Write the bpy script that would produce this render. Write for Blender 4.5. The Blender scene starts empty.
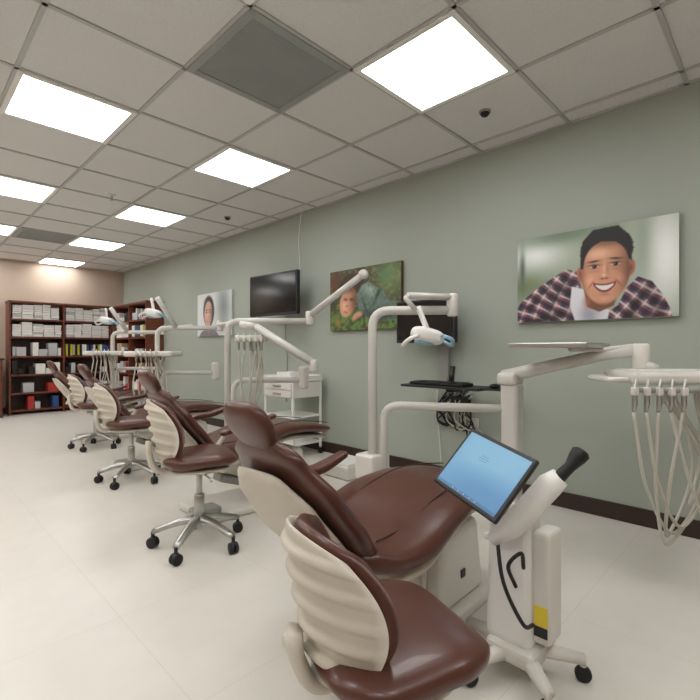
import bpy, bmesh, math, random
import numpy as np
from mathutils import Vector, Matrix
random.seed(4)
scene = bpy.context.scene
scene.view_settings.view_transform = 'Standard'

# ---------------------------------------------------------------- materials
def s2l(c):
    c = c/255.0
    return c/12.92 if c <= 0.04045 else ((c+0.055)/1.055)**2.4
def rgb(r, g, b): return (s2l(r), s2l(g), s2l(b), 1)

def mat(name, col, rough=0.5, metal=0.0, bump=0.0, bscale=60, var=0.0, vscale=4, coat=0.0, spec=0.5):
    m = bpy.data.materials.new(name); m.use_nodes = True
    nt = m.node_tree; b = nt.nodes['Principled BSDF']
    b.inputs['Base Color'].default_value = col
    b.inputs['Roughness'].default_value = rough
    b.inputs['Metallic'].default_value = metal
    b.inputs['Coat Weight'].default_value = coat
    b.inputs['Specular IOR Level'].default_value = spec
    tc = nt.nodes.new('ShaderNodeTexCoord')
    if bump > 0:
        n = nt.nodes.new('ShaderNodeTexNoise'); n.inputs['Scale'].default_value = bscale
        n.inputs['Detail'].default_value = 4
        bp = nt.nodes.new('ShaderNodeBump'); bp.inputs['Strength'].default_value = bump
        bp.inputs['Distance'].default_value = 0.004
        nt.links.new(tc.outputs['Object'], n.inputs['Vector'])
        nt.links.new(n.outputs['Fac'], bp.inputs['Height'])
        nt.links.new(bp.outputs['Normal'], b.inputs['Normal'])
    if var > 0:
        n = nt.nodes.new('ShaderNodeTexNoise'); n.inputs['Scale'].default_value = vscale
        n.inputs['Detail'].default_value = 5
        r = nt.nodes.new('ShaderNodeValToRGB')
        r.color_ramp.elements[0].position = 0.3; r.color_ramp.elements[1].position = 0.7
        r.color_ramp.elements[0].color = tuple(c*(1-var) for c in col[:3])+(1,)
        r.color_ramp.elements[1].color = tuple(min(1, c*(1+var)) for c in col[:3])+(1,)
        nt.links.new(tc.outputs['Object'], n.inputs['Vector'])
        nt.links.new(n.outputs['Fac'], r.inputs['Fac'])
        nt.links.new(r.outputs['Color'], b.inputs['Base Color'])
    return m

def emis(name, col, s):
    m = bpy.data.materials.new(name); m.use_nodes = True
    b = m.node_tree.nodes['Principled BSDF']
    b.inputs['Base Color'].default_value = (0.8, 0.8, 0.8, 1)
    b.inputs['Emission Color'].default_value = col
    b.inputs['Emission Strength'].default_value = s
    return m

def attr_mat(name, rough=0.5, emission=0.0):
    m = bpy.data.materials.new(name); m.use_nodes = True
    nt = m.node_tree; b = nt.nodes['Principled BSDF']
    a = nt.nodes.new('ShaderNodeAttribute'); a.attribute_name = 'Col'
    b.inputs['Roughness'].default_value = rough
    if emission > 0:
        b.inputs['Base Color'].default_value = (0.02, 0.02, 0.02, 1)
        nt.links.new(a.outputs['Color'], b.inputs['Emission Color'])
        b.inputs['Emission Strength'].default_value = emission
    else:
        nt.links.new(a.outputs['Color'], b.inputs['Base Color'])
    return m

M_wall = mat('sage_wall_paint', (0.365, 0.40, 0.345, 1), 0.75, bump=0.08, bscale=180, var=0.02, vscale=1.5)
M_back = mat('beige_wall_paint', (0.50, 0.40, 0.32, 1), 0.75, bump=0.08, bscale=180)
M_base = mat('dark_vinyl_base', rgb(50, 33, 29), 0.45, bump=0.05)
M_brown = mat('brown_vinyl', rgb(84, 47, 36), 0.33, bump=0.10, bscale=260, var=0.08, vscale=9, coat=0.15)
M_cream = mat('cream_plastic', rgb(216, 212, 204), 0.42, bump=0.02, var=0.02)
M_shell = mat('beige_shell_plastic', rgb(200, 192, 178), 0.42, var=0.03)
M_tube = mat('cream_enamel_tube', rgb(206, 204, 198), 0.30, var=0.02, coat=0.2)
M_white = mat('white_enamel', rgb(232, 230, 226), 0.35, var=0.01)
M_grey = mat('grey_plastic', rgb(150, 150, 146), 0.45, var=0.04)
M_dark = mat('dark_plastic', rgb(28, 28, 30), 0.4, var=0.1)
M_black = mat('black_rubber', rgb(16, 16, 17), 0.55, var=0.1)
M_screen = mat('black_glass', rgb(10, 11, 14), 0.12, var=0.05)
M_metal = mat('brushed_metal', rgb(185, 185, 182), 0.28, metal=1.0, var=0.05)
M_hose = mat('hose_silicone', rgb(190, 187, 175), 0.5, var=0.04)
M_hoseg = mat('hose_grey', rgb(140, 138, 130), 0.5, var=0.04)
M_wood = mat('cherry_wood', rgb(106, 54, 34), 0.4, var=0.25, vscale=12)
M_wood_d = mat('cherry_wood_dark', rgb(56, 28, 18), 0.5, var=0.2, vscale=12)
M_paper = mat('white_cardboard', rgb(232, 230, 226), 0.7, var=0.04, vscale=15)
M_blue = mat('pale_blue_film', rgb(140, 180, 200), 0.3, var=0.15, vscale=30)
M_yel = mat('yellow_label', rgb(225, 200, 60), 0.5, var=0.03)
M_light = emis('light_lens', (1.0, 1.0, 0.995, 1), 10.3)
M_vent = mat('vent_grey', rgb(150, 154, 150), 0.6, var=0.05)
M_tbar = mat('ceiling_tbar', rgb(184, 183, 180), 0.6, var=0.02)
M_attr = attr_mat('printed_canvas', 0.55)
M_attr_e = attr_mat('lit_display', 0.25, emission=0.85)

def floor_mat():
    m = mat('cream_vinyl_tile', (0.70, 0.66, 0.58, 1), 0.30, spec=0.4)
    nt = m.node_tree; b = nt.nodes['Principled BSDF']
    tc = nt.nodes.new('ShaderNodeTexCoord')
    br = nt.nodes.new('ShaderNodeTexBrick')
    br.offset = 0.0; br.inputs['Scale'].default_value = 1.0
    br.inputs['Brick Width'].default_value = 0.61; br.inputs['Row Height'].default_value = 0.61
    br.inputs['Mortar Size'].default_value = 0.0014
    br.inputs['Mortar Smooth'].default_value = 0.5
    br.inputs['Color1'].default_value = (0.725, 0.69, 0.625, 1)
    br.inputs['Color2'].default_value = (0.715, 0.68, 0.615, 1)
    br.inputs['Mortar'].default_value = (0.60, 0.57, 0.51, 1)
    n = nt.nodes.new('ShaderNodeTexNoise'); n.inputs['Scale'].default_value = 9; n.inputs['Detail'].default_value = 8
    mx = nt.nodes.new('ShaderNodeMixRGB'); mx.blend_type = 'MULTIPLY'; mx.inputs[0].default_value = 0.10
    nt.links.new(tc.outputs['Object'], br.inputs['Vector']); nt.links.new(tc.outputs['Object'], n.inputs['Vector'])
    nt.links.new(br.outputs['Color'], mx.inputs[1]); nt.links.new(n.outputs['Fac'], mx.inputs[2])
    nt.links.new(mx.outputs[0], b.inputs['Base Color'])
    return m
M_floor = floor_mat()
M_ceil = mat('acoustic_tile', (0.70, 0.685, 0.67, 1), 0.9, bump=0.4, bscale=160, var=0.04, vscale=90)

# ---------------------------------------------------------------- mesh helpers
class G:
    """group: an Empty that parents parts. verts given in local coords (or world coords if world=True)"""
    def __init__(s, name, loc=(0, 0, 0), rz=0.0, world=False):
        e = bpy.data.objects.new(name, None); e.empty_display_size = 0.1
        e.location = loc; e.rotation_euler = (0, 0, rz)
        scene.collection.objects.link(e); s.e = e; s.off = Vector(loc) if world else Vector((0, 0, 0))

def add(g, name, verts, faces, m, smooth=True):
    off = g.off if g else Vector((0, 0, 0))
    me = bpy.data.meshes.new(name)
    me.from_pydata([tuple(Vector(v)-off) for v in verts], [], faces)
    me.validate()
    bm = bmesh.new(); bm.from_mesh(me); bmesh.ops.recalc_face_normals(bm, faces=bm.faces); bm.to_mesh(me); bm.free()
    if smooth:
        for p in me.polygons: p.use_smooth = True
    me.materials.append(m)
    o = bpy.data.objects.new(name, me); scene.collection.objects.link(o)
    if g: o.parent = g.e
    return o

def boxgeo(size, bev=0.0, loc=(0, 0, 0), rot=None, taper=None, seg=3):
    bm = bmesh.new(); bmesh.ops.create_cube(bm, size=1.0)
    for v in bm.verts:
        v.co = Vector((v.co.x*size[0], v.co.y*size[1], v.co.z*size[2]))
        if taper and v.co.z > 0:
            v.co.x *= taper[0]; v.co.y *= taper[1]
    if bev > 0:
        bmesh.ops.bevel(bm, geom=bm.edges[:], offset=bev, segments=seg, profile=0.5, affect='EDGES', clamp_overlap=True)
    M = Matrix.Translation(loc)
    if rot: M = M @ rot
    bm.transform(M)
    bm.verts.index_update()
    vs = [v.co.copy() for v in bm.verts]; fs = [[v.index for v in f.verts] for f in bm.faces]
    bm.free(); return vs, fs

def box(g, name, size, loc, m, bev=0.004, rot=None, taper=None, seg=3):
    vs, fs = boxgeo(size, bev, loc, rot, taper, seg)
    return add(g, name, vs, fs, m, smooth=False)

def merge(lists):
    V, F = [], []
    for vs, fs in lists:
        o = len(V); V += list(vs); F += [[i+o for i in f] for f in fs]
    return V, F

def catmull(pts, n=8):
    P = [Vector(p) for p in pts]; P = [P[0]*2-P[1]]+P+[P[-1]*2-P[-2]]
    out = []
    for i in range(1, len(P)-2):
        for k in range(n):
            t = k/n
            a, b, c, d = P[i-1], P[i], P[i+1], P[i+2]
            out.append(0.5*((2*b)+(c-a)*t+(2*a-5*b+4*c-d)*t*t+(3*b-a-3*c+d)*t**3))
    out.append(P[-2]); return out

def fillet(pts, r=0.06, n=6):
    P = [Vector(p) for p in pts]; out = [P[0]]
    for i in range(1, len(P)-1):
        a, b, c = P[i-1], P[i], P[i+1]
        d1 = (a-b); d2 = (c-b); rr = min(r, d1.length*0.45, d2.length*0.45)
        p, q = b+d1.normalized()*rr, b+d2.normalized()*rr
        for k in range(n+1):
            t = k/n; out.append((1-t)**2*p+2*t*(1-t)*b+t*t*q)
    out.append(P[-1]); return out

def sweep(pts, r, nseg=14, squash=1.0):
    n = len(pts); R = r if isinstance(r, (list, tuple)) else [r]*n
    if len(R) != n: R = [R[0]+(R[-1]-R[0])*i/(n-1) for i in range(n)]
    vs, fs = [], []
    prev = None
    for i, p in enumerate(pts):
        t = (pts[min(i+1, n-1)]-pts[max(i-1, 0)]).normalized()
        if prev is None:
            ref = Vector((0, 0, 1)) if abs(t.z) < 0.9 else Vector((1, 0, 0))
            u = ref.cross(t).normalized()
        else:
            u = (prev-t*prev.dot(t)).normalized()
        prev = u; w = t.cross(u)
        for k in range(nseg):
            a = 2*math.pi*k/nseg
            vs.append(p+(u*math.cos(a)*squash+w*math.sin(a))*R[i])
    for i in range(n-1):
        for k in range(nseg):
            k2 = (k+1) % nseg
            fs.append([i*nseg+k, i*nseg+k2, (i+1)*nseg+k2, (i+1)*nseg+k])
    fs.append(list(range(nseg))[::-1]); fs.append([(n-1)*nseg+k for k in range(nseg)])
    return vs, fs

def tube(g, name, pts, r, m, bend=0.06, nseg=14, squash=1.0):
    return add(g, name, *sweep(fillet(pts, bend), r, nseg, squash), m)
def hose(g, name, pts, r, m):
    return add(g, name, *sweep(catmull(pts, 8), r, 8), m)

def rod(a, b, r, nseg=16, rounded=True):
    a, b = Vector(a), Vector(b); d = (b-a); L = d.length; d.normalize()
    if isinstance(r, (int, float)): r0 = r1 = r
    else: r0, r1 = r
    e = min(0.3*min(r0, r1), L*0.2) if rounded else 0.0001
    pts = [a, a+d*e*0.4, a+d*e, b-d*e, b-d*e*0.4, b]
    rr = [r0-e, r0-e*0.3, r0, r1, r1-e*0.3, r1-e]
    return sweep(pts, rr, nseg)

def pad(g, name, path, widths, thicks, m, R=0.05, n=30, ns=28, ex=2.8, y0=0.0, crown=0.0):
    """upholstered pad: path of (x,z) centreline, y = width axis"""
    P = catmull([(p[0], 0, p[1]) for p in path], 10)
    K = len(path)-1
    L = [0]
    for i in range(1, len(P)): L.append(L[-1]+(P[i]-P[i-1]).length)
    T = L[-1]
    ss = []
    for k in range(8): ss.append(R*(1-math.cos(k/8*math.pi/2)))
    mid = np.linspace(R, T-R, n); ss += list(mid)
    ss += [T-s for s in ss[:8][::-1]]
    vs, fs = [], []
    for s in ss:
        s = min(max(s, 0), T)
        i = 0
        while i < len(L)-2 and L[i+1] < s: i += 1
        f = (s-L[i])/max(1e-9, L[i+1]-L[i]); p = P[i].lerp(P[i+1], f)
        tt = (P[min(i+2, len(P)-1)]-P[max(i-1, 0)]).normalized()
        q = (i+f)/10.0; j = min(int(q), K-1); fr = q-j
        fr = fr*fr*(3-2*fr)
        w = widths[j]+(widths[j+1]-widths[j])*fr; th = thicks[j]+(thicks[j+1]-thicks[j])*fr
        dist = min(s, T-s)
        e = 1.0
        if dist < R: e = math.sqrt(max(0.0, 1-((R-dist)/R)**2))
        e = max(e, 0.05)
        hw = w/2-R*(1-e); ht = th/2*e
        nrm = Vector((-tt.z, 0, tt.x))
        for k in range(ns):
            a = 2*math.pi*k/ns; c, sn = math.cos(a), math.sin(a)
            yy = math.copysign(abs(c)**(2/ex), c)*hw; hh = math.copysign(abs(sn)**(2/ex), sn)*ht
            if crown: hh += crown*(yy/max(hw, 1e-6))**2
            vs.append(p+Vector((0, yy+y0, 0))+nrm*hh)
    N = len(ss)
    for i in range(N-1):
        for k in range(ns):
            k2 = (k+1) % ns
            fs.append([i*ns+k, i*ns+k2, (i+1)*ns+k2, (i+1)*ns+k])
    fs.append(list(range(ns))); fs.append([(N-1)*ns+k for k in range(ns)])
    return add(g, name, vs, fs, m)

def ellipsoid(c, r, rot=None, ex=1.0, n=16, mseg=24):
    vs, fs = [], []
    c = Vector(c)
    def se(v, e): return math.copysign(abs(v)**e, v)
    for i in range(n+1):
        ph = -math.pi/2+math.pi*i/n
        for k in range(mseg):
            th = 2*math.pi*k/mseg
            v = Vector((r[0]*se(math.cos(ph), ex)*se(math.cos(th), ex), r[1]*se(math.cos(ph), ex)*se(math.sin(th), ex), r[2]*se(math.sin(ph), ex)))
            if rot: v = rot @ v
            vs.append(c+v)
    for i in range(n):
        for k in range(mseg):
            k2 = (k+1) % mseg
            fs.append([i*mseg+k, i*mseg+k2, (i+1)*mseg+k2, (i+1)*mseg+k])
    return vs, fs

# ---------------------------------------------------------------- room
XR, XL, YB, YF, H = 3.055, -2.6, 8.98, -2.3, 2.48
def plainbox(name, x0, x1, y0, y1, z0, z1, m):
    vs, fs = boxgeo((x1-x0, y1-y0, z1-z0), 0, ((x0+x1)/2, (y0+y1)/2, (z0+z1)/2))
    return add(None, name, vs, fs, m, smooth=False)
plainbox('floor', XL-0.1, XR+0.1, YF-0.1, YB+0.1, -0.1, 0, M_floor)
plainbox('ceiling', XL-0.1, XR+0.1, YF-0.1, YB+0.1, H, H+0.1, M_ceil)
plainbox('wall_right', XR, XR+0.1, YF-0.1, YB+0.1, 0, H, M_wall)
plainbox('wall_left', XL-0.1, XL, YF-0.1, YB+0.1, 0, H, M_back)
plainbox('wall_back', XL, XR, YB, YB+0.1, 0, H, M_back)
plainbox('wall_front', XL, XR, YF-0.1, YF, 0, H, M_back)
plainbox('baseboard_right', XR-0.012, XR, YF, YB, 0, 0.10, M_base)
plainbox('baseboard_back', XL, XR-0.012, YB-0.012, YB, 0, 0.10, M_base)
plainbox('baseboard_left', XL, XL+0.012, YF, YB-0.012, 0, 0.10, M_base)
plainbox('baseboard_front', XL+0.012, XR-0.012, YF, YF+0.012, 0, 0.10, M_base)

T = 0.61; GX, GY = 1.67, 1.02
bars = []
x = GX-T*10
while x < XR:
    if x > XL: bars.append(boxgeo((0.022, YB-YF, 0.008), 0, (x, (YB+YF)/2, H-0.004)))
    x += T
y = GY-T*8
while y < YB:
    if y > YF: bars.append(boxgeo((XR-XL, 0.022, 0.008), 0, ((XR+XL)/2, y, H-0.004)))
    y += T
bars.append(boxgeo((0.022, YB-YF, 0.008), 0, (XR-0.011, (YB+YF)/2, H-0.004)))
bars.append(boxgeo((XR-XL, 0.022, 0.008), 0, ((XR+XL)/2, YB-0.011, H-0.004)))
add(None, 'trim_1', *merge(bars), M_tbar, smooth=False)

for cx in (GX, GX-2*T, GX-4*T, GX-6*T):
    for k in range(-1, 5):
        cy = GY+k*3*T
        g = G('ceiling_light', (cx+T/2, cy+T/2, H))
        sz = 0.60 if cy+T < YB else 0.58
        fr = []
        for s in (-1, 1):
            fr.append(boxgeo((0.03, sz, 0.014), 0.002, (s*(sz/2-0.015), 0, -0.007)))
            fr.append(boxgeo((sz-0.06, 0.03, 0.014), 0.002, (0, s*(sz/2-0.015), -0.007)))
        add(g, 'frame', *merge(fr), M_white, smooth=False)
        add(g, 'lens', *boxgeo((sz-0.062, sz-0.062, 0.006), 0, (0, 0, -0.006)), M_light, smooth=False)

def vent(cx, cy):
    g = G('ceiling_vent', (cx, cy, H))
    fr = []
    for s in (-1, 1):
        fr.append(boxgeo((0.04, 0.6, 0.012), 0.002, (s*0.28, 0, -0.008)))
        fr.append(boxgeo((0.52, 0.04, 0.012), 0.002, (0, s*0.28, -0.008)))
    add(g, 'frame', *merge(fr), M_vent, smooth=False)
    sl = [boxgeo((0.52, 0.009, 0.002), 0, (0, -0.252+i*0.0126, -0.009)) for i in range(41)]
    sl.append(boxgeo((0.52, 0.52, 0.004), 0, (0, 0, -.006)))
    add(g, 'louvers', *merge(sl), M_vent, smooth=False)
vent(GX-T/2, GY+T*1.5); vent(GX-T/2, GY+T*9.5)
for (x, y) in ((2.54, 1.34), (2.58, 4.42)):
    g = G('ceiling_camera_dome', (x, y, H))
    add(g, 'ring', *rod((0, 0, 0), (0, 0, -0.012), 0.036, 24), M_vent)
    add(g, 'dome', *ellipsoid((0, 0, -0.012), (0.028, 0.028, 0.024)), M_black)
g = G('fire_sprinkler', (1.45, 4.57, H))
add(g, 'plate', *rod((0, 0, 0), (0, 0, -0.008), 0.035, 24), M_white)
add(g, 'head', *merge([rod((0, 0, -0.008), (0, 0, -0.05), 0.008), rod((0, 0, -0.05), (0, 0, -0.054), 0.018)]), M_metal)

# ---------------------------------------------------------------- painted prints
class Paint:
    def __init__(s, asp, hn=220):
        s.h = hn; s.w = int(hn*asp); s.asp = asp
        xs = np.linspace(0, asp, s.w); ys = np.linspace(0, 1, s.h)
        s.X, s.Y = np.meshgrid(xs, ys); s.c = np.zeros((s.h, s.w, 3))
        s.rs = np.random.RandomState(3)
    def fill(s, col): s.c[:] = col
    def put(s, mask, col, a=1.0):
        m = (np.clip(mask, 0, 1)*a)[..., None]
        s.c = s.c*(1-m)+np.array(col, float)*m
    def mul(s, mask, f):
        m = np.clip(mask, 0, 1)[..., None]
        s.c = s.c*(1-m+m*np.array(f, float))
    def ell(s, cx, cy, rx, ry, rot=0, soft=0.04, taper=0.0):
        dx, dy = s.X-cx, s.Y-cy; c, sn = math.cos(rot), math.sin(rot)
        u = (dx*c+dy*sn); v = (-dx*sn+dy*c)
        u = u/rx*(1+taper*np.clip(v/ry, 0, 1)**2); v = v/ry
        d = np.sqrt(u*u+v*v)
        return np.clip((1-d)/soft+0.5, 0, 1)
    def gau(s, cx, cy, rx, ry, rot=0):
        dx, dy = s.X-cx, s.Y-cy; c, sn = math.cos(rot), math.sin(rot)
        return np.exp(-(((dx*c+dy*sn)/rx)**2+((-dx*sn+dy*c)/ry)**2))
    def poly(s, pts, blur=2):
        ins = np.zeros(s.X.shape, bool); n = len(pts)
        for i in range(n):
            x1, y1 = pts[i]; x2, y2 = pts[(i+1) % n]
            if y1 == y2: continue
            cond = ((s.Y > min(y1, y2)) & (s.Y <= max(y1, y2)))
            xi = (s.Y-y1)*(x2-x1)/(y2-y1)+x1
            ins ^= cond & (s.X < xi)
        return s.blurm(ins.astype(float), blur)
    def blurm(s, m, k):
        for _ in range(k):
            p = np.pad(m, 1, mode='edge'); m = (p[1:-1, 1:-1]*2+p[:-2, 1:-1]+p[2:, 1:-1]+p[1:-1, :-2]+p[1:-1, 2:])/6
        return m
    def blur(s, k):
        for ch in range(3): s.c[..., ch] = s.blurm(s.c[..., ch], k)
    def noise(s, n):
        g = s.rs.rand(n+2, int(n*s.asp)+3)
        gx = s.X/s.asp*(g.shape[1]-2); gy = s.Y*(g.shape[0]-2)
        ix, iy = gx.astype(int), gy.astype(int); fx, fy = gx-ix, gy-iy
        fx = fx*fx*(3-2*fx); fy = fy*fy*(3-2*fy)
        ix2 = np.minimum(ix+1, g.shape[1]-1); iy2 = np.minimum(iy+1, g.shape[0]-1)
        return (g[iy, ix]*(1-fx)+g[iy, ix2]*fx)*(1-fy)+(g[iy2, ix]*(1-fx)+g[iy2, ix2]*fx)*fy

def print_surface(g, name, p, TL, TR, BL, m):
    TL, TR, BL = Vector(TL), Vector(TR), Vector(BL); U = TR-TL; V = BL-TL
    vs = [TL+U*(i/(p.w-1))+V*(j/(p.h-1)) for j in range(p.h) for i in range(p.w)]
    fs = [[j*p.w+i, (j+1)*p.w+i, (j+1)*p.w+i+1, j*p.w+i+1] for j in range(p.h-1) for i in range(p.w-1)]
    off = g.off
    me = bpy.data.meshes.new(name); me.from_pydata([tuple(v-off) for v in vs], [], fs)
    me.materials.append(m)
    ca = me.color_attributes.new('Col', 'FLOAT_COLOR', 'POINT')
    c = np.clip(p.c.reshape(-1, 3)/255.0, 0, 1)
    lin = np.where(c <= 0.04045, c/12.92, ((c+0.055)/1.055)**2.4)
    full = np.ones((len(vs), 4), dtype=np.float32); full[:, :3] = lin
    ca.data.foreach_set('color', full.ravel())
    o = bpy.data.objects.new(name, me); scene.collection.objects.link(o); o.parent = g.e
    return o

def boy():
    p = Paint(1.6, 300); p.fill((146, 158, 140))
    p.put(p.noise(4), (178, 186, 162), 0.5)
    p.put(p.gau(0.22, 0.20, 0.34, 0.22), (236, 240, 238)); p.put(p.gau(0.50, 0.03, 0.5, 0.10), (100, 120, 98), 0.8)
    p.put(p.gau(0.05, 0.58, 0.35, 0.16), (110, 124, 90), 0.9)
    p.put(p.gau(1.5, 0.40, 0.24, 0.55), (238, 240, 238)); p.put(p.gau(1.30, 0.2, 0.08, 0.5), (140, 154, 136), 0.7)
    p.put(p.gau(0.06, 0.35, 0.03, 0.2), (64, 78, 72), 0.8)
    p.blur(12)
    a = 0.5
    xw = p.X+.03*np.sin(p.Y*9+p.X*4); yw = p.Y+.03*np.sin(p.X*8)
    q = xw*math.cos(a)+yw*math.sin(a); r = -xw*math.sin(a)+yw*math.cos(a)
    pl = np.zeros(p.c.shape); pl[:] = (128, 88, 92)
    def st(v, per, ph, wd): return np.clip((wd/2-np.abs(((v/per+ph) % 1.0)-0.5))*12+.5, 0, 1)[..., None]
    for v, ph in ((q, 0.0), (r, 0.3)):
        k = .62*st(v, .13, ph, .38); pl = pl*(1-k)+np.array((34, 32, 60))*k
        k = .72*st(v, .13, ph+.5, .20); pl = pl*(1-k)+np.array((232, 226, 228))*k
        k = .60*st(v, .13, ph+.25, .10); pl = pl*(1-k)+np.array((176, 82, 80))*k
    body = p.poly([(-.05, 1.05), (-.02, .86), (.04, .76), (.14, .68), (.28, .58), (.42, .50), (.56, .42), (.68, .46), (.72, .64), (.78, .84), (.95, .95), (1.08, .86), (1.16, .68), (1.26, .58), (1.38, .64), (1.47, .78), (1.53, .92), (1.56, 1.05)])
    p.put(body, pl)
    sh = p.blurm(body, 2)
    for (cx, cy, rx, ry, ro, f) in ((.30, .98, .30, .05, -.25, .40), (.46, .72, .03, .22, .5, .55), (.64, .78, .05, .25, -.3, .5), (1.22, .92, .05, .22, .4, .5), (1.42, .9, .05, .2, -.3, .6), (.18, .80, .12, .03, -.5, .55), (.34, .64, .10, .02, -.6, .6)):
        p.mul(sh*p.gau(cx, cy, rx, ry, ro), (f, f, f))
    p.put(p.poly([(.62, .62), (.74, .66), (.82, .86), (1.0, .90), (.98, 1.02), (.66, 1.02), (.60, .84)], 4), (222, 222, 228))
    p.mul(p.gau(.80, .95, .10, .12), (.72, .72, .76))
    p.put(p.poly([(.73, .56), (1.12, .62), (1.04, .86), (.90, .92), (.78, .86)], 5), (122, 78, 60))
    p.put(p.gau(.78, .80, .04, .07), (166, 108, 84), .7)
    ang = np.arctan2(p.Y-.27, p.X-.955)
    dd = np.sqrt(((p.X-.965)/.262)**2+((p.Y-.265)/.245)**2)
    hair = np.clip((1.0+.010*np.sin(ang*19)+.010*np.sin(ang*33+1)+.010*np.sin(ang*57)-dd)/.07, 0, 1)
    p.put(hair, (28, 25, 26)); p.put(hair*p.gau(.88, .10, .12, .04, -.3), (92, 84, 84), .6); p.put(hair*np.clip(p.noise(64)*3-1.8, 0, 1), (66, 60, 60), .5)
    for ex_, ey, ro in ((.713, .50, -.15), (1.200, .48, .12)):
        p.put(p.ell(ex_, ey, .036, .080, ro, .3), (176, 112, 88)); p.put(p.gau(ex_, ey, .014, .045, ro), (110, 62, 48), .8)
    face = p.ell(.955, .50, .236, .345, 0.05, .07, taper=.16)
    base = np.zeros(p.c.shape); base[:] = (210, 153, 122)
    p.put(face, base)
    p.mul(face*p.gau(1.22, .50, .12, .42), (.52, .46, .44)); p.mul(face*p.gau(.70, .60, .06, .38), (.68, .60, .56))
    p.mul(face*p.gau(.96, .89, .24, .06), (.58, .50, .48)); p.mul(face*p.gau(.98, .18, .25, .06), (.66, .60, .58))
    def L(m, c, a): p.put(face*m, c, a)
    L(p.gau(.89, .29, .10, .06), (240, 194, 166), .7)
    p.put(p.poly([(.712, .36), (.735, .14), (.84, .03), (1.08, .02), (1.195, .16), (1.205, .42), (1.180, .38), (1.155, .27), (1.06, .185), (.92, .165), (.81, .21), (.758, .30), (.738, .44), (.715, .44)], 7), (28, 25, 26))
    L(p.gau(.815, .58, .060, .06), (238, 172, 146), .8); L(p.gau(1.075, .57, .055, .055), (222, 154, 128), .75)
    L(p.gau(.95, .79, .05, .03), (222, 164, 136), .7)
    for cx, cy, ro in ((.848, .372, -.08), (1.058, .364, .12)):
        L(p.gau(cx, cy+.045, .062, .028), (150, 98, 76), .65)
        p.put(p.gau(cx, cy, .058, .011, ro), (44, 32, 28), .9)
    for cx, cy in ((.850, .430), (1.055, .423)):
        p.put(p.ell(cx, cy, .042, .0155, 0, .7), (206, 196, 190), .9); p.put(p.ell(cx+.003, cy, .022, .018, 0, .5), (28, 18, 15))
        p.put(p.gau(cx, cy-.015, .046, .007), (26, 16, 14), .95); p.put(p.gau(cx, cy+.020, .040, .007), (122, 74, 58), .5)
        p.put(p.gau(cx-.006, cy-.005, .005, .005), (245, 245, 245), .9)
        L(p.gau(cx, cy+.050, .05, .010), (160, 104, 82), .4)
    L(p.gau(.948, .46, .013, .06), (236, 184, 156), .6); L(p.gau(.982, .48, .014, .06), (150, 96, 74), .4)
    L(p.gau(.950, .535, .042, .028), (212, 152, 124), .8); L(p.gau(.944, .528, .016, .014), (248, 210, 188), .8)
    L(p.gau(.950, .568, .042, .009), (128, 74, 58), .6)
    for cx in (.928, .973): p.put(p.gau(cx, .563, .010, .006), (66, 34, 28), .85)
    for sx in (-1, 1): L(p.gau(.952+sx*.128, .615, .009, .045, -sx*.6), (122, 72, 56), .6)
    xx = (p.X-.952)/.108
    top = .635-.022*xx**2; bot = .700-.084*xx**2
    def band(t, b): return p.blurm(((p.Y > t) & (p.Y < b) & (np.abs(xx) < 1.0)).astype(float), 2)
    p.put(band(top-.015, bot+.020), (160, 88, 80)); p.put(band(top-.003, bot+.002), (76, 36, 34)); p.put(band(top+.003, bot-.008)*(np.abs(xx) < .84), (236, 231, 225))
    p.put(band(top+.003, bot-.008)*(np.abs(((xx*4.5) % 1)-.5) > .46)*(np.abs(xx) < .83), (196, 186, 180), .4)
    L(p.gau(.952, .738, .05, .010), (140, 90, 72), .4)
    p.blur(2)
    p.c += (p.rs.rand(p.h, p.w, 1)-.5)*8
    return p

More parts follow.
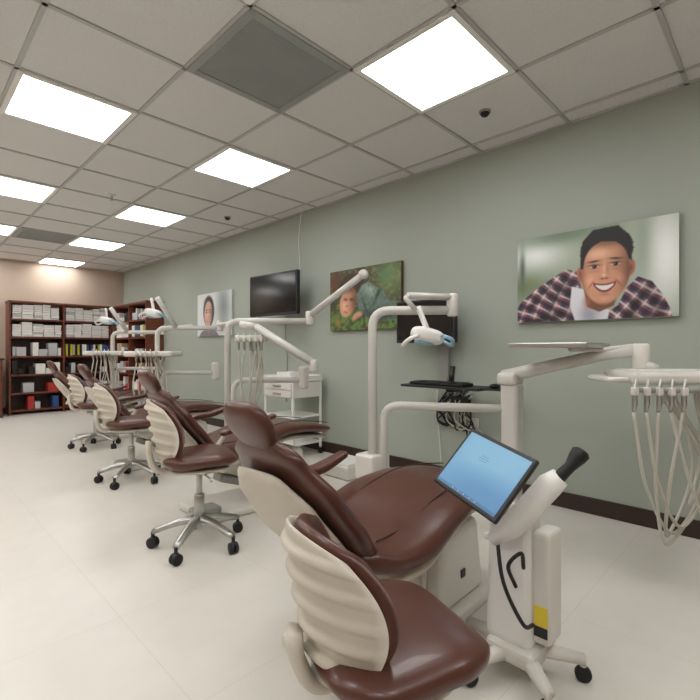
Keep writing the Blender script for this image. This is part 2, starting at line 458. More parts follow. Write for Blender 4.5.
def toddler():
    p = Paint(1.54, 200); p.fill((74, 82, 50))
    p.put(p.noise(7), (50, 46, 30), .8); p.put(np.clip(p.noise(16)*4-2.3, 0, 1), (128, 120, 66), .6)
    p.put(np.clip(p.noise(26)*4-2.7, 0, 1), (176, 160, 100), .5); p.put(np.clip(p.Y*6-3.9, 0, 1)*np.clip(p.noise(20)*3-.7, 0, 1), (96, 138, 60), .9)
    p.put(p.gau(1.35, .2, .3, .3), (122, 146, 96), .75); p.put(p.gau(.12, .18, .18, .22), (104, 58, 38), .8)
    p.blur(3)
    p.put(p.ell(.50, .32, .30, .24, -.3, .2), (54, 35, 25)); p.put(p.gau(.46, .20, .16, .05, -.3), (108, 74, 56), .6)
    f = p.ell(.43, .54, .19, .26, .45, .14, .18); p.put(f, (204, 150, 120))
    p.put(f*p.gau(.35, .60, .07, .09), (236, 188, 160), .8); p.mul(f*p.gau(.60, .55, .10, .25), (.55, .5, .46)); p.mul(f*p.gau(.47, .32, .2, .07), (.6, .55, .5))
    for cx, cy in ((.51, .50), (.375, .49)): p.put(p.gau(cx, cy, .028, .008, .35), (40, 24, 20)); p.mul(f*p.gau(cx, cy, .05, .03), (.72, .66, .64))
    p.put(p.gau(.375, .70, .036, .012, .35), (150, 72, 66)); p.mul(f*p.gau(.40, .60, .03, .015), (.68, .6, .58))
    swe = p.poly([(.62, .44), (.74, .28), (.90, .24), (1.04, .34), (1.16, .38), (1.30, .56), (1.56, .62), (1.56, .84), (1.20, .88), (.90, .82), (.68, .72)], 8)
    p.put(swe, (104, 124, 112)); p.put(swe*p.gau(.90, .38, .16, .09, .3), (160, 180, 166), .9); p.mul(swe*p.gau(1.1, .78, .35, .08, .1), (.45, .48, .45))
    p.mul(swe*np.clip(p.noise(30)*2-.6, 0, 1), (.82, .86, .84)); p.mul(swe*p.gau(1.08, .46, .03, .16, .5), (.5, .54, .5)); p.mul(swe*p.gau(.80, .60, .02, .14, -.4), (.6, .62, .58))
    p.put(p.ell(.64, .78, .12, .06, -.4, .4), (204, 150, 120)); p.mul(p.gau(.66, .83, .1, .03, -.4), (.55, .48, .42))
    p.put(p.gau(1.22, .18, .10, .10), (84, 130, 84), .8); p.put(p.gau(.20, .86, .08, .04), (180, 112, 56), .8); p.put(p.gau(.95, .94, .10, .03), (180, 140, 66), .8)
    p.blur(3)
    p.c += (p.rs.rand(p.h, p.w, 1)-.5)*8
    return p

def girl():
    p = Paint(1.6, 160); p.fill((222, 225, 225)); p.put(p.noise(4), (200, 206, 206), .5)
    p.put(p.gau(1.25, .35, .30, .5), (112, 122, 122), .8)
    p.put(p.ell(.56, .42, .26, .36, 0, .2), (52, 42, 40)); p.put(p.gau(.46, .20, .12, .08), (110, 94, 88), .6)
    p.put(p.poly([(.46, .70), (.64, .70), (.68, .92), (.42, .92)], 4), (160, 120, 104))
    f = p.ell(.54, .48, .20, .30, .08, .12, .25); p.put(f, (206, 166, 148)); p.mul(f*p.gau(.74, .50, .09, .3), (.62, .57, .55)); p.put(f*p.gau(.48, .52, .08, .08), (228, 192, 174), .7)
    for cx in (.46, .61): p.put(p.gau(cx, .44, .034, .012), (34, 26, 24)); p.put(p.gau(cx, .385, .045, .010), (52, 38, 34))
    p.put(p.gau(.54, .65, .07, .026), (150, 84, 80)); p.put(p.gau(.54, .647, .05, .010), (240, 236, 232)); p.mul(f*p.gau(.54, .56, .03, .012), (.7, .62, .6))
    p.put(p.poly([(.05, 1.02), (.22, .90), (.42, .84), (.56, .93), (.68, .84), (.92, .90), (1.06, 1.02)], 3), (124, 116, 122))
    p.blur(2)
    return p

def canvas(name, pnt, y0, y1, z0, z1, edge):
    g = G(name, (XR-0.02, (y0+y1)/2, (z0+z1)/2), world=True)
    add(g, 'stretcher', *boxgeo((0.034, y1-y0, z1-z0), 0.002, (XR-0.018, (y0+y1)/2, (z0+z1)/2)), mat(name+'_edge', edge, 0.6, var=0.15, vscale=12), smooth=False)
    x = XR-0.0362
    print_surface(g, 'print', pnt, (x, y1-.002, z1-.002), (x, y0+.002, z1-.002), (x, y1-.002, z0+.002), M_attr)
canvas('canvas_print_smiling_boy', boy(), 0.44, 1.35, 1.205, 1.775, rgb(150, 156, 150))
canvas('canvas_print_child_in_leaves', toddler(), 2.36, 3.24, 1.205, 1.78, rgb(90, 64, 45))
canvas('canvas_print_girl', girl(), 5.07, 5.98, 1.21, 1.79, rgb(200, 200, 196))

# ---------------------------------------------------------------- bookcases
def bookcase(name, x0, y0, w, d, h, rz, bays, shelves):
    g = G(name, (x0, y0, 0), rz)
    t = 0.025; parts = []
    for i in range(bays+1):
        xx = t/2+(w-t)*i/bays
        parts.append(boxgeo((t, d-.002, h), 0.001, (xx, d/2, h/2)))
    bw = (w-t)/bays
    for i in range(bays):
        cx = t/2+bw*(i+.5)
        for z in shelves+[h-t/2]:
            parts.append(boxgeo((bw-t, d-.02, t), 0.001, (cx, d/2, z)))
    add(g, 'carcass', *merge(parts), M_wood, smooth=False)
    add(g, 'back_panel', *boxgeo((w-.01, .008, h-.06), 0, (w/2, d-.005, h/2)), M_wood_d, smooth=False)
    add(g, 'top_cap', *boxgeo((w+.02, d+.01, .03), .004, (w/2, d/2-.004, h+.0)), M_wood, smooth=False)
    return g, bw, t
shel = [0.06, 0.33, 0.62, 0.91, 1.22, 1.50]
g, bw, t = bookcase('bookcase', 1.27, 8.66, 1.48, 0.30, 1.78, 0, 2, shel)
cols = {'w': M_paper, 'r': mat('red_box', rgb(176, 50, 44), .6, var=.05), 'b': mat('blue_binder', rgb(50, 84, 140), .5, var=.05),
        'y': mat('yellowgreen_box', rgb(196, 190, 60), .6, var=.05), 'k': M_dark, 'g': mat('tan_folder', rgb(190, 168, 130), .7, var=.05),
        'p': mat('pale_grey_box', rgb(190, 192, 194), .6, var=.05)}
def fill(g, x0, x1, z0, d, kind, buckets, hmax=.22):
    x = x0+.02
    while x < x1-.06:
        wd = random.uniform(.11, .17) if kind != 'mix' else random.uniform(.05, .16)
        wd = min(wd, x1-.015-x)
        if wd < .04: break
        z = z0
        if kind == 'stack':
            top = z0+random.uniform(.18, .23)
            while z < top:
                hh = random.choice([.028, .035, .045])
                buckets['w' if random.random() < .9 else 'p'].append(boxgeo((wd-.008, .20, hh-.004), .002, (x+wd/2+random.uniform(-.003, .003), .13+random.uniform(-.012, .012), z+hh/2)))
                z += hh
        elif kind == 'mix':
            if random.random() < .8:
                hh = random.uniform(.06, hmax)
                buckets[random.choice('wwwrbkgppk')].append(boxgeo((wd-.01, .19, hh), .002, (x+wd/2, .14, z+hh/2+.001)))
        elif kind == 'binders':
            n = max(1, int(wd/.035))
            for i in range(n):
                buckets[random.choice('bbykkwg')].append(boxgeo((.03, .2, random.uniform(.16, .2)), .002, (x+.018+i*.035, .14, z+.1)))
            wd = n*.035
        x += wd
    return
def stock(g, bw, t, plan, name):
    bk = {k: [] for k in cols}
    for bay, rows in enumerate(plan):
        for zi, kind in rows.items():
            fill(g, t+bw*bay, bw*(bay+1), shel[zi]+t/2, .28, kind, bk)
    for k, L in bk.items():
        if L: add(g, name+'_'+cols[k].name, *merge(L), cols[k], smooth=False)
stock(g, bw, t, [{5: 'stack', 4: 'stack', 3: 'mix', 2: 'mix', 1: 'mix', 0: 'mix'}, {5: 'stack', 4: 'stack', 3: 'binders', 2: 'mix', 1: 'mix', 0: 'mix'}], 'stored')
g, bw, t = bookcase('bookcase', XR-.29, 8.62, 1.45, 0.28, 1.78, -math.pi/2, 2, shel)
stock(g, bw, t, [{5: 'mix', 4: 'stack', 3: 'mix', 2: 'mix', 1: 'mix', 0: 'mix'}, {5: 'mix', 4: 'binders', 3: 'mix', 2: 'mix', 1: 'mix', 0: 'mix'}], 'stored')

g = G('wood_cabinet', (0.80, 8.72, 0))
box(g, 'carcass', (.74, .46, .86), (0, 0, .43), M_wood, .006)
box(g, 'countertop', (.78, .50, .035), (0, -.01, .88), M_wood_d, .006)
for s in (-1, 1):
    box(g, 'door', (.35, .018, .74), (s*.18, -.24, .42), M_wood, .006)
    box(g, 'handle', (.012, .02, .12), (s*.03, -.26, .6), M_metal, .003)

# ---------------------------------------------------------------- dental chair
def dental_chair(x, y, rz=0, lift=0.0, near_arm=True):
    g = G('dental_chair', (x, y, 0), rz); L = lift
    sp = [(-.07, .445+L), (.05, .405+L), (.20, .41+L), (.36, .455+L), (.54, .480+L), (.74, .465+L), (.92, .435+L)]
    pad(g, 'seat_cushion', sp, [.44, .52, .55, .54, .50, .46, .42], [.09, .10, .11, .10, .085, .075, .06], M_brown, R=.045, crown=.012)
    sp2 = [(p[0]+.01, p[1]-.055) for p in sp]
    pad(g, 'seat_shell', sp2[1:], [.46, .48, .45, .40, .36, .32], [.06, .06, .055, .045, .04, .035], M_shell, R=.03)
    bp = [(.00, .43+L), (-.09, .535+L), (-.17, .64+L), (-.245, .745+L), (-.285, .80+L)]
    pad(g, 'backrest_cushion', bp, [.42, .46, .43, .30, .19], [.07, .08, .075, .06, .045], M_brown, R=.035, crown=-.0)
    bs = [(p[0]-.044, p[1]-.034) for p in bp[:4]]
    pad(g, 'backrest_shell', bs, [.34, .38, .34, .20], [.035, .045, .04, .03], M_shell, R=.03)
    pad(g, 'headrest', [(-.265, .775+L), (-.310, .845+L), (-.342, .905+L)], [.14, .19, .155], [.05, .06, .045], M_brown, R=.032)
    for s in (-1, 1):
        hose(g, 'seam', [(p[0]+.0, s*.15, p[1]+.052) for p in sp[1:]], .0025, M_wood_d)
        if s < 0 and not near_arm: continue
        tube(g, 'armrest_bracket', [(-.06, s*.20, .45+L), (-.04, s*.275, .47+L), (.02, s*.28, .55+L), (.14, s*.28, .55+L)], .014, M_shell, .03)
        pad(g, 'armrest_pad', [(-.02, .54+L), (.10, .565+L), (.22, .575+L), (.36, .61+L)], [.05, .065, .065, .05], [.03, .04, .04, .03], M_brown, R=.02, y0=s*.28)
    tube(g, 'recline_lever', [(-.09, -.12, .53+L), (-.17, -.12, .49+L), (-.21, -.14, .44+L)], .012, M_shell, .02)
    box(g, 'seat_frame', (.42, .26, .06), (.20, 0, .34+L), M_cream, .012)
    add(g, 'lift_arm', *boxgeo((.44, .16, .09), .02, (.28, 0, .235+L*.5), Matrix.Rotation(.42, 4, 'Y')), M_cream, smooth=False)
    add(g, 'lift_arm_lower', *boxgeo((.40, .11, .05), .015, (.30, 0, .15+L*.5), Matrix.Rotation(.35, 4, 'Y')), M_grey, smooth=False)
    box(g, 'pump_housing', (.32, .34, .29), (.56, 0, .195), M_cream, .03, taper=(.88, .9), seg=4)
    box(g, 'base_plate', (.90, .40, .05), (.40, 0, .025), M_cream, .018)
    box(g, 'housing_panel', (.006, .20, .10), (.398, 0, .17), M_white, .002)
    box(g, 'housing_badge', (.03, .006, .03), (.55, -.166, .16), M_dark, .001)
    box(g, 'foot_switch', (.16, .12, .035), (-.02, -.10, .0675), M_grey, .012)
    return g
dental_chair(0.99, 1.06, 0.02, -.025, near_arm=False)
dental_chair(1.33, 2.60)
dental_chair(1.42, 4.15)
dental_chair(1.52, 5.70)

# ---------------------------------------------------------------- operator stool
def back_shell(g, name, x0, z0, hw, hh, curve, lean, th, m, rib=0.0, NS=28, NT=40):
    vs, fs = [], []
    for layer in (0, 1):
        for j in range(NT+1):
            for i in range(NS+1):
                s = -1+2*i/NS; t = -1+2*j/NT
                ys = s*(1-.45*(1-math.sqrt(1-t*t/2))/.293*.55)
                ts = t*(1-.45*(1-math.sqrt(1-s*s/2))/.293*.55)
                y = ys*hw*(1+.12*ts); z = z0+ts*hh
                edge = max(abs(s), abs(t)); ef = math.sqrt(max(0, 1-edge**8))
                x = x0+curve*ys*ys-lean*ts
                if layer == 0:
                    r = rib*max(0, math.sin((ts+.10*ys*ys)*19))**.7*ef if rib else 0
                    x -= th/2*ef+r
                else: x += th/2*ef
                vs.append((x, y, z))
    W = NS+1; B = (NT+1)*W
    for l in (0, B):
        for j in range(NT):
            for i in range(NS):
                a = l+j*W+i; fs.append([a, a+1, a+W+1, a+W])
    for i in range(NS):
        fs.append([i, i+1, B+i+1, B+i]); k = NT*W+i; fs.append([k, k+1, B+k+1, B+k])
    for j in range(NT):
        k = j*W; fs.append([k, k+W, B+k+W, B+k]); k = j*W+NS; fs.append([k, k+W, B+k+W, B+k])
    return add(g, name, vs, fs, m)

def stool(x, y, rz=0.0, hz=0.0, bz=0.0, bx=0.0):
    g = G('dental_operator_stool', (x, y, 0), rz)
    pad(g, 'seat_cushion', [(-.18, .462+hz), (-.08, .455+hz), (.06, .46+hz), (.18, .45+hz)], [.28, .37, .37, .30], [.07, .08, .08, .065], M_brown, R=.055, crown=.006)
    pad(g, 'seat_pan', [(-.15, .415+hz), (0, .41+hz), (.14, .41+hz)], [.24, .30, .24], [.03, .035, .03], M_shell, R=.03)
    back_shell(g, 'backrest_shell', -.215+bx, .610+hz+bz, .155, .165, .10, .035, .020, M_shell, rib=.015, NT=72)
    back_shell(g, 'backrest_cushion', -.188+bx, .618+hz+bz, .148, .158, .10, .035, .036, M_brown)
    tube(g, 'back_support', [(-.05, 0, .405+hz), (-.21+bx, 0, .405+hz), (-.24+bx, 0, .48+hz), (-.242+bx, 0, .56+hz+bz)], .016, M_shell, .05, squash=2.0)
    add(g, 'gas_column', *merge([rod((0, 0, .12), (0, 0, .27), .026), rod((0, 0, .27), (0, 0, .41+hz), .016)]), M_metal)
    tube(g, 'height_lever', [(0, -.03, .40+hz), (.02, -.18, .395+hz), (.03, -.22, .385+hz)], .006, M_metal, .02)
    legs, wheels, forks = [], [], []
    for k in range(5):
        a = 2*math.pi*k/5+.35; c, s = math.cos(a), math.sin(a)
        legs.append(sweep(catmull([(0.015*c, .015*s, .135), (.10*c, .10*s, .125), (.23*c, .23*s, .082)], 5), [.024, .014], 10, 1.3))
        px, py = .23*c, .23*s; b = a+1.1; bx_, by = math.cos(b), math.sin(b)
        forks.append(rod((px, py, .085), (px, py, .045), .009))
        forks.append(ellipsoid((px, py, .045), (.018, .018, .014)))
        for sg in (-1, 1):
            c0 = Vector((px+bx_*.012*sg, py+by*.012*sg, .0275)); d = Vector((bx_, by, 0))*.009
            wheels.append(rod(c0-d, c0+d, .0275, 18))
    add(g, 'star_base', *merge(legs+[rod((0, 0, .105), (0, 0, .155), .036)]), M_metal)
    add(g, 'caster_forks', *merge(forks), M_dark)
    add(g, 'caster_wheels', *merge(wheels), M_black)
    return g
stool(0.765, 0.632, -0.36, -.065, -.035, .025)
stool(1.13, 2.22, -0.35, .0)
stool(1.31, 3.68, -0.25, 0)
stool(1.50, 5.20, -0.2, 0)

# ---------------------------------------------------------------- delivery units
def dental_light_head(g, c, s=1.0, yaw=0.0):
    c = Vector(c); R = Matrix.Rotation(yaw, 3, 'Z')
    def P(v): return c+R@(Vector(v)*s)
    add(g, 'lamp_body', *ellipsoid(P((0, 0, 0)), (.085*s, .055*s, .04*s), R @ Matrix.Rotation(.25, 3, 'Y'), .7), M_white)
    add(g, 'lamp_lens', *ellipsoid(P((0, 0, -.028)), (.065*s, .042*s, .022*s), R, .8), M_blue)
    for q in (-1, 1):
        add(g, 'lamp_handle', *sweep(fillet([P((q*.06, -.05, .0)), P((q*.11, -.07, -.02)), P((q*.13, .0, -.055)), P((q*.10, .05, -.03)), P((q*.06, .04, 0))], .03*s), .010*s, 10), M_blue if q > 0 else M_white)
    add(g, 'lamp_yoke', *sweep(fillet([P((0, 0, .03)), P((-.02, .02, .09)), P((-.04, .03, .15))], .04*s), .014*s, 12), M_white)

def holder_and_hoses(g, c, ax, n, drop, seed, spacing=.045, back=Vector((0.12, 0.05, 0)), wide=1.0):
    rnd = random.Random(seed); c = Vector(c); ax = Vector(ax).normalized(); f = Vector((-ax.y, ax.x, 0))
    hp, hs, cl = [], [], []
    for i in range(n):
        p = c+ax*((i-(n-1)/2)*spacing)
        cl.append(boxgeo((.022, .03, .035), .006, p, Matrix.Rotation(math.atan2(ax.y, ax.x), 4, 'Z')))
        hp.append(sweep([p+Vector((0, 0, .05))-f*.01, p+Vector((0, 0, .0)), p-Vector((0, 0, .05)), p-Vector((0, 0, .085))+f*.008], [.004, .009, .011, .006], 10))
        d = drop*(1-.14*rnd.random()); sw = rnd.uniform(-.05, .05)*wide; sx = rnd.uniform(.06, .14)*wide
        a = p-Vector((0, 0, .085))+f*.008
        b = c+back+ax*((i-(n-1)/2)*.02)
        m1 = a+Vector((0, 0, -d*.55))+ax*sw; m2 = a.lerp(b, .5)+Vector((0, 0, -d))+ax*(sw*1.6+.02*wide); m3 = b+Vector((0, 0, -d*.6))+ax*(sw+sx*.6)
        hs.append(sweep(catmull([a, m1, m2, m3, b], 10), .0068, 8))
    add(g, 'holder_clips', *merge(cl), M_cream, smooth=False)
    add(g, 'handpieces', *merge(hp), M_metal)
    add(g, 'hoses', *merge(hs), M_hose)

# --- nearest light post and delivery unit
g = G('dental_delivery_unit', (1.97, 1.75, 0), world=True)
tube(g, 'light_post', [(1.97, 1.75, .0), (1.97, 1.75, 1.25), (2.27, 1.40, 1.25)], .026, M_tube, .10, 18)
add(g, 'post_flange', *rod((1.97, 1.75, 0), (1.97, 1.75, .03), .085, 28), M_cream)
box(g, 'post_box', (.16, .14, .15), (1.98, 1.76, .34), M_cream, .015)
add(g, 'knuckle', *merge([rod((2.27, 1.40, 1.215), (2.27, 1.40, 1.345), .034, 20)]), M_cream)
tube(g, 'light_arm', [(2.27, 1.40, 1.325), (2.03, 1.54, 1.325)], .020, M_tube, .02, 16, squash=1.4)
tube(g, 'light_arm_drop', [(2.05, 1.53, 1.325), (1.99, 1.53, 1.31), (2.04, 1.49, 1.24)], .014, M_tube, .02)
dental_light_head(g, (2.09, 1.45, 1.10), 1.1, -.7)
tube(g, 'support_pipe', [(2.01, 1.70, .10), (2.01, 1.70, .70), (2.35, 1.08, .70)], .024, M_tube, .10, 18)
box(g, 'delivery_post', (.085, .085, .84), (2.35, 1.08, .42), M_tube, .02, taper=(1.15, 1.15))
box(g, 'delivery_post_cap', (.12, .11, .07), (2.345, 1.09, .865), M_cream, .025)
box(g, 'delivery_post_foot', (.22, .22, .04), (2.35, 1.08, .02), M_cream, .012)
add(g, 'flex_arm', *sweep([Vector((2.33, 1.12, .875)), Vector((2.36, .95, .92)), Vector((2.41, .66, .995)), Vector((2.43, .52, 1.02))], [.036, .033, .029, .026], 16, .8), M_tube)
add(g, 'flex_arm_knuckle', *rod((2.435, .50, .93), (2.435, .50, 1.05), .036, 20), M_cream)
tube(g, 'head_stem', [(2.435, .50, .96), (2.43, .44, .93)], .024, M_tube, .01)
box(g, 'tray', (.34, .36, .012), (2.30, .82, 1.035), M_metal, .005)
for s in (-1, 1):
    box(g, 'tray_rim', (.008, .36, .02), (2.30+s*.166, .82, 1.043), M_metal, .003)
    box(g, 'tray_rim', (.34, .008, .02), (2.30, .82+s*.176, 1.043), M_metal, .003)
tube(g, 'tray_arm', [(2.435, .52, 1.04), (2.40, .64, 1.022), (2.32, .78, 1.022)], .012, M_tube, .03)
Rz = Matrix.Rotation(math.radians(-50), 4, 'Z')
def HD(x, y, z):
    v = Rz @ Vector((x, y, 0)); return (2.40+v.x, .415+v.y, z)
add(g, 'delivery_head', *boxgeo((.50, .28, .055), .022, HD(.06, 0, .900), Rz, seg=4), M_cream, smooth=False)
add(g, 'delivery_head_top_mat', *boxgeo((.42, .20, .006), .002, HD(.06, 0, .930), Rz), M_white, smooth=False)
tube(g, 'delivery_handle', [HD(-.18, -.10, .895), HD(-.27, -.12, .895), HD(-.27, .10, .895), HD(-.18, .10, .895)], .011, M_white, .03)
axv = Rz @ Vector((1, 0, 0)); fv = Rz @ Vector((0, 1, 0))
add(g, 'holder_bar', *sweep([Vector(HD(-.19, -.16, .855)), Vector(HD(.28, -.16, .855))], .012, 10), M_grey)
holder_and_hoses(g, Vector(HD(-.11, -.175, .85)), axv, 5, .62, 5, .048, back=fv*.17+axv*.12, wide=2.1)
holder_and_hoses(g, Vector(HD(.15, -.18, .85)), axv, 3, .50, 9, .05, back=fv*.17, wide=1.5)

# --- units for the chairs further down
def far_unit(ox, oy, variant):
    g = G('dental_delivery_unit', (1.88+ox, 3.22+oy, 0), world=True)
    def W(x, y, z): return (x+ox, y+oy, z)
    tube(g, 'light_post', [W(1.88, 3.22, 0), W(1.88, 3.22, 1.25), W(2.33, 2.76, 1.25)], .025, M_tube, .09, 16)
    add(g, 'post_flange', *rod(W(1.88, 3.22, 0), W(1.88, 3.22, .03), .08, 24), M_cream)
    add(g, 'knuckle', *rod(W(2.34, 2.75, 1.22), W(2.34, 2.75, 1.33), .034, 18), M_cream)
    tube(g, 'support_pipe', [W(1.91, 3.18, .1), W(1.91, 3.18, .78), W(2.30, 2.80, .78)], .022, M_tube, .09, 16)
    box(g, 'delivery_post', (.07, .07, .18), W(2.31, 2.79, .80), M_cream, .02)
    if variant == 0:
        tube(g, 'light_arm', [W(2.34, 2.74, 1.30), W(2.42, 2.25, 1.57)], .026, M_tube, .02)
        add(g, 'arm_joint', *ellipsoid(W(2.42, 2.24, 1.575), (.036, .036, .036)), M_cream)
        tube(g, 'flex_arm', [W(1.985, 2.975, 1.20), W(2.16, 2.51, .93)], .030, M_tube, .02)
        tube(g, 'flex_arm_mount', [W(1.93, 3.10, 1.22), W(1.98, 2.98, 1.20)], .03, M_cream, .02)
        add(g, 'flex_arm_end', *rod(W(2.165, 2.50, .86), W(2.165, 2.50, .95), .032, 18), M_cream)
        hd = W(1.98, 3.02, 1.10)
    else:
        tube(g, 'light_arm', [W(2.00, 3.05, 1.26), W(1.78, 2.98, 1.54)], .026, M_tube, .02)
        dental_light_head(g, W(1.72, 2.92, 1.38), 1.0, -.9)
        tube(g, 'flex_arm', [W(2.32, 2.76, 1.28), W(2.5, 2.3, 1.32)], .026, M_tube, .02)
        hd = W(1.85, 3.0, .98)
    v = Vector(hd)
    R2 = Matrix.Rotation(math.radians(-50), 4, 'Z')
    ax = R2 @ Vector((1, 0, 0)); fy = R2 @ Vector((0, 1, 0))
    if variant == 0:
        add(g, 'instrument_block', *boxgeo((.26, .10, .05), .015, v+Vector((0, 0, .01)), R2), M_cream, smooth=False)
        holder_and_hoses(g, v-fy*.06, ax, 5, .55, 21, .045, back=fy*.1)
    else:
        add(g, 'delivery_head', *boxgeo((.50, .26, .055), .02, v-ax*.1, R2), M_cream, smooth=False)
        tube(g, 'head_stem', [W(1.90, 3.18, .80), v-Vector((0, 0, .06)), v], .02, M_tube, .03)
        holder_and_hoses(g, v-fy*.15-ax*.1, ax, 5, .5, 22, .05, back=fy*.12)
far_unit(0, 0, 0)
far_unit(.07, 1.53, 1)
far_unit(.12, 3.05, 1)

# ---------------------------------------------------------------- wall TV, monitor, keyboard
g = G('wall_mounted_television', (2.80, 3.87, 1.60), world=True)
Rt = Matrix.Rotation(math.radians(4), 4, 'Z')
add(g, 'bezel', *boxgeo((.045, .76, .44), .008, (2.80, 3.87, 1.60), Rt), M_dark, smooth=False)
add(g, 'screen', *boxgeo((.004, .72, .40), .0, (2.776, 3.868, 1.605), Rt), M_screen, smooth=False)
add(g, 'bracket', *merge([boxgeo((.02, .25, .25), .003, (2.83, 3.87, 1.60)), boxgeo((.20, .05, .05), .003, (2.93, 3.87, 1.60)), boxgeo((.02, .12, .30), .003, (3.044, 3.87, 1.60))]), M_dark, smooth=False)
hose(g, 'cable', [(3.045, 3.80, 1.62), (3.045, 3.74, 1.9), (3.046, 3.76, 2.2), (3.046, 3.72, 2.475)], .005, M_white)
hose(g, 'cable_down', [(3.04, 3.95, 1.50), (3.04, 3.99, 1.2), (3.045, 3.96, .9), (3.045, 3.98, .45)], .005, M_hoseg)

g = G('wall_mounted_computer_monitor', (2.86, 2.0, 1.24), world=True)
add(g, 'bezel', *boxgeo((.04, .54, .33), .008, (2.86, 2.0, 1.24)), M_dark, smooth=False)
add(g, 'screen', *boxgeo((.004, .50, .29), 0, (2.839, 2.0, 1.245)), M_screen, smooth=False)
add(g, 'arm', *merge([boxgeo((.16, .05, .05), .004, (2.95, 2.0, 1.20)), boxgeo((.03, .10, .95), .004, (3.035, 1.95, .90))]), M_grey, smooth=False)
g = G('keyboard_tray', (2.80, 1.76, .76), world=True)
box(g, 'tray', (.26, .64, .018), (2.78, 1.76, .76), M_dark, .006)
box(g, 'keyboard', (.15, .44, .02), (2.76, 1.80, .780), M_black, .006)
ks = [boxgeo((.020, .022, .006), .001, (2.70+.026*r, 1.61+.028*c, .793)) for r in range(5) for c in range(14)]
add(g, 'keys', *merge(ks), M_dark, smooth=False)
box(g, 'mouse_rest', (.16, .18, .012), (2.76, 1.38, .765), M_black, .005)
add(g, 'mouse', *ellipsoid((2.75, 1.38, .785), (.05, .03, .016)), M_dark)
box(g, 'arm', (.18, .05, .05), (2.95, 1.80, .735), M_dark, .006)
tube(g, 'pivot', [(2.90, 1.80, .76), (2.92, 1.80, .90)], .02, M_dark, .01)
g = G('wall_cable_bundle', (3.0, 1.78, .55), world=True)
box(g, 'power_brick', (.06, .16, .10), (3.02, 1.80, .62), M_dark, .01)
box(g, 'outlet_plate', (.012, .08, .12), (3.048, 1.70, .45), M_white, .003)
rnd = random.Random(2)
for i in range(9):
    y = 1.70+.025*i
    hose(g, 'cable', [(3.03, y, .72), (2.99, y+rnd.uniform(-.1, .1), .62), (2.98, y+rnd.uniform(-.12, .12), .48), (3.02, y+rnd.uniform(-.1, .06), .40+.05*rnd.random()), (2.99, y+rnd.uniform(-.08, .1), .57), (3.03, y, .68)], .0065, M_black if i % 3 else M_hose)
hose(g, 'cable_drop', [(3.045, 1.99, .95), (3.045, 2.02, .6), (3.046, 2.0, .35), (3.03, 1.97, .12)], .004, M_white)
hose(g, 'cable_drop_2', [(3.03, 1.76, .5), (3.03, 1.74, .35), (3.02, 1.72, .25), (3.03, 1.69, .14)], .005, M_black)

# ---------------------------------------------------------------- rolling cart
g = G('rolling_utility_cart', (2.80, 3.55, 0))
def cb(name, size, loc, m, b=.004): box(g, name, size, loc, m, b)
for sx in (-1, 1):
    for sy in (-1, 1):
        cb('leg', (.022, .022, .66), (sx*.17, sy*.22, .40), M_white)
        add(g, 'caster', *rod((sx*.17-.012, sy*.22, .03), (sx*.17+.012, sy*.22, .03), .03), M_black)
        add(g, 'caster_stem', *rod((sx*.17, sy*.22, .03), (sx*.17, sy*.22, .08), .01), M_metal)
cb('top_shelf', (.38, .48, .02), (0, 0, .73), M_white)
for sx in (-1, 1): cb('top_rail', (.008, .48, .035), (sx*.186, 0, .755), M_white, .002)
for sy in (-1, 1): cb('top_rail', (.38, .008, .035), (0, sy*.236, .755), M_white, .002)
cb('drawer_box', (.36, .45, .15), (0, 0, .64), M_white)
for k in (0, 1):
    cb('drawer_front', (.012, .43, .065), (-.186, 0, .602+k*.073), M_cream, .003)
    cb('drawer_pull', (.014, .12, .012), (-.197, 0, .602+k*.073), M_metal, .003)
cb('middle_shelf', (.36, .46, .016), (0, 0, .38), M_white)
cb('bottom_shelf', (.36, .46, .016), (0, 0, .12), M_white)
cb('supply_box', (.16, .22, .06), (0, 0.05, .77), M_paper)

g = G('floor_utility_box', (2.62, 2.62, 0))
box(g, 'body', (.30, .34, .11), (0, 0, .055), M_cream, .02)
box(g, 'lid', (.26, .30, .015), (0, 0, .115), M_white, .006)

# ---------------------------------------------------------------- scanner on rolling stand
g = G('intraoral_scanner_cart', (1.40, .62, 0), world=True)
C = Vector((1.258, .674, .653)); Wv = Vector((-.0714, -.2412, -.052)); Dv = Vector((-.1225, .0676, -.162))
wl, dl = Wv.length, Dv.length; wn = Wv.normalized(); dn = (Dv-wn*Dv.dot(wn)).normalized(); nn = wn.cross(-dn).normalized()
Rm = Matrix((wn, -dn, nn)).transposed().to_4x4()
wl *= 1.04; dl *= 1.02
add(g, 'tablet_body', *boxgeo((wl, dl, .016), .006, C-nn*.010, Rm), M_dark, smooth=False)
add(g, 'tablet_rear_case', *boxgeo((wl*.9, dl*.86, .022), .010, C-nn*.028, Rm), M_white, smooth=False)
ps = Paint(wl/dl, 150); ps.fill((116, 168, 206))
ps.put(ps.ell(.6, .2, .8, .5, 0, 1.0), (150, 198, 226), .8); ps.put(ps.ell(.9, .9, .7, .35, 0, 1.0), (92, 142, 190), .6)
A_ = wl/dl
ps.put(((ps.Y > .95)).astype(float), (80, 118, 156), .6)
for i in range(5): ps.put(ps.ell(.35+i*.12, .972, .010, .010, 0, .4), (225, 235, 245), .8)
for k, (yy, w0) in enumerate(((.28, .14), (.32, .20), (.36, .16))):
    ps.put(((abs(ps.Y-yy) < .005) & (abs(ps.X-A_*.42) < w0/2) & (((ps.X*60) % 1) > .3)).astype(float), (60, 100, 140), .6)
S0 = C-nn*.0012
print_surface(g, 'tablet_screen', ps, S0-wn*wl*.455-dn*dl*.44, S0+wn*wl*.455-dn*dl*.44, S0-wn*wl*.455+dn*dl*.44, M_attr_e)
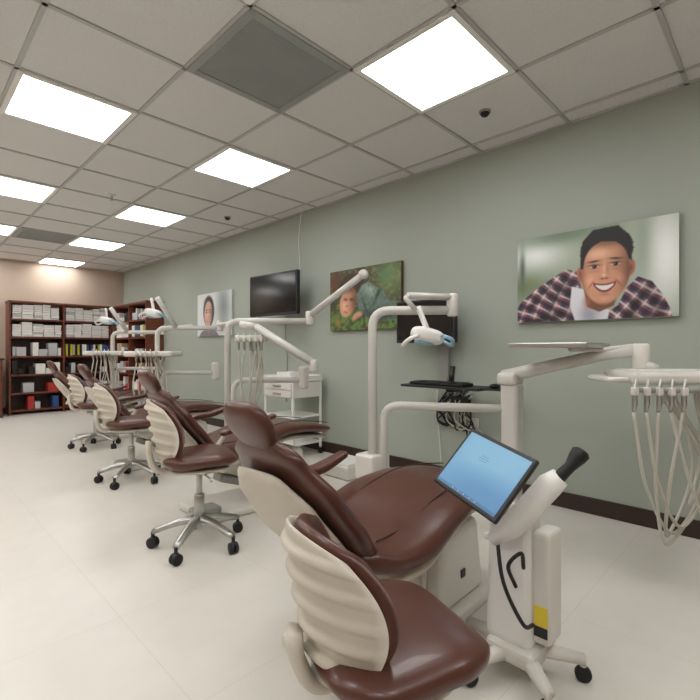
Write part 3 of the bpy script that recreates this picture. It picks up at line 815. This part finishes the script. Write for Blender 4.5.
tube(g, 'tablet_neck', [C-nn*.035, C-nn*.09-Vector((0, 0, .04)), Vector((1.39, .64, .50))], .026, M_white, .04, 16)
box(g, 'column', (.13, .15, .42), (1.40, .635, .31), M_white, .03, taper=(.85, .9), seg=4)
box(g, 'side_module', (.10, .06, .34), (1.415, .54, .30), M_cream, .015)
box(g, 'warning_label', (.003, .04, .06), (1.3635, .538, .22), M_yel, .0005)
box(g, 'label_black', (.003, .04, .03), (1.3635, .538, .172), M_dark, .0005)
add(g, 'cradle', *sweep([Vector((1.29, .655, .44)), Vector((1.30, .60, .49)), Vector((1.335, .50, .63)), Vector((1.345, .475, .655))], [.020, .034, .036, .028], 18, 1.1), M_white)
add(g, 'wand_grip', *sweep([Vector((1.34, .487, .64)), Vector((1.352, .470, .665)), Vector((1.365, .455, .685)), Vector((1.380, .441, .710)), Vector((1.388, .433, .724)), Vector((1.392, .43, .730))], [.018, .017, .016, .024, .026, .018], 18), M_black)
hose(g, 'wand_cable', [(1.30, .645, .44), (1.27, .61, .33), (1.29, .56, .22), (1.34, .55, .20)], .006, M_dark)
hose(g, 'power_cable', [(1.34, .58, .36), (1.30, .57, .42), (1.28, .60, .38), (1.33, .60, .30)], .006, M_black)
box(g, 'base_hub', (.16, .16, .06), (1.40, .62, .085), M_cream, .02)
lg, wh = [], []
for k in range(5):
    a = 2*math.pi*k/5+.2; c, s = math.cos(a), math.sin(a)
    lg.append(sweep([Vector((1.40, .62, .085)), Vector((1.40+.19*c, .62+.19*s, .068))], [.026, .016], 10, 1.2))
    lg.append(rod((1.40+.185*c, .62+.185*s, .07), (1.40+.185*c, .62+.185*s, .04), .009))
    p = Vector((1.40+.185*c, .62+.185*s, .024)); d = Vector((-s, c, 0))*.012
    wh.append(rod(p-d, p+d, .024))
add(g, 'base_legs', *merge(lg), M_cream); add(g, 'casters', *merge(wh), M_black)

# ---------------------------------------------------------------- world + camera
w = bpy.data.worlds.new('World'); scene.world = w; w.use_nodes = True
w.node_tree.nodes['Background'].inputs[0].default_value = (.8, .82, .85, 1)
w.node_tree.nodes['Background'].inputs[1].default_value = 0.3
cam = bpy.data.cameras.new('Camera'); cam.sensor_width = 36; cam.lens = 36*450/700
co = bpy.data.objects.new('Camera', cam); scene.collection.objects.link(co)
co.location = (0, 0, 1.02); co.rotation_euler = (math.radians(90), 0, -math.atan2(458, 450))
cam.clip_start = 0.02
scene.camera = co
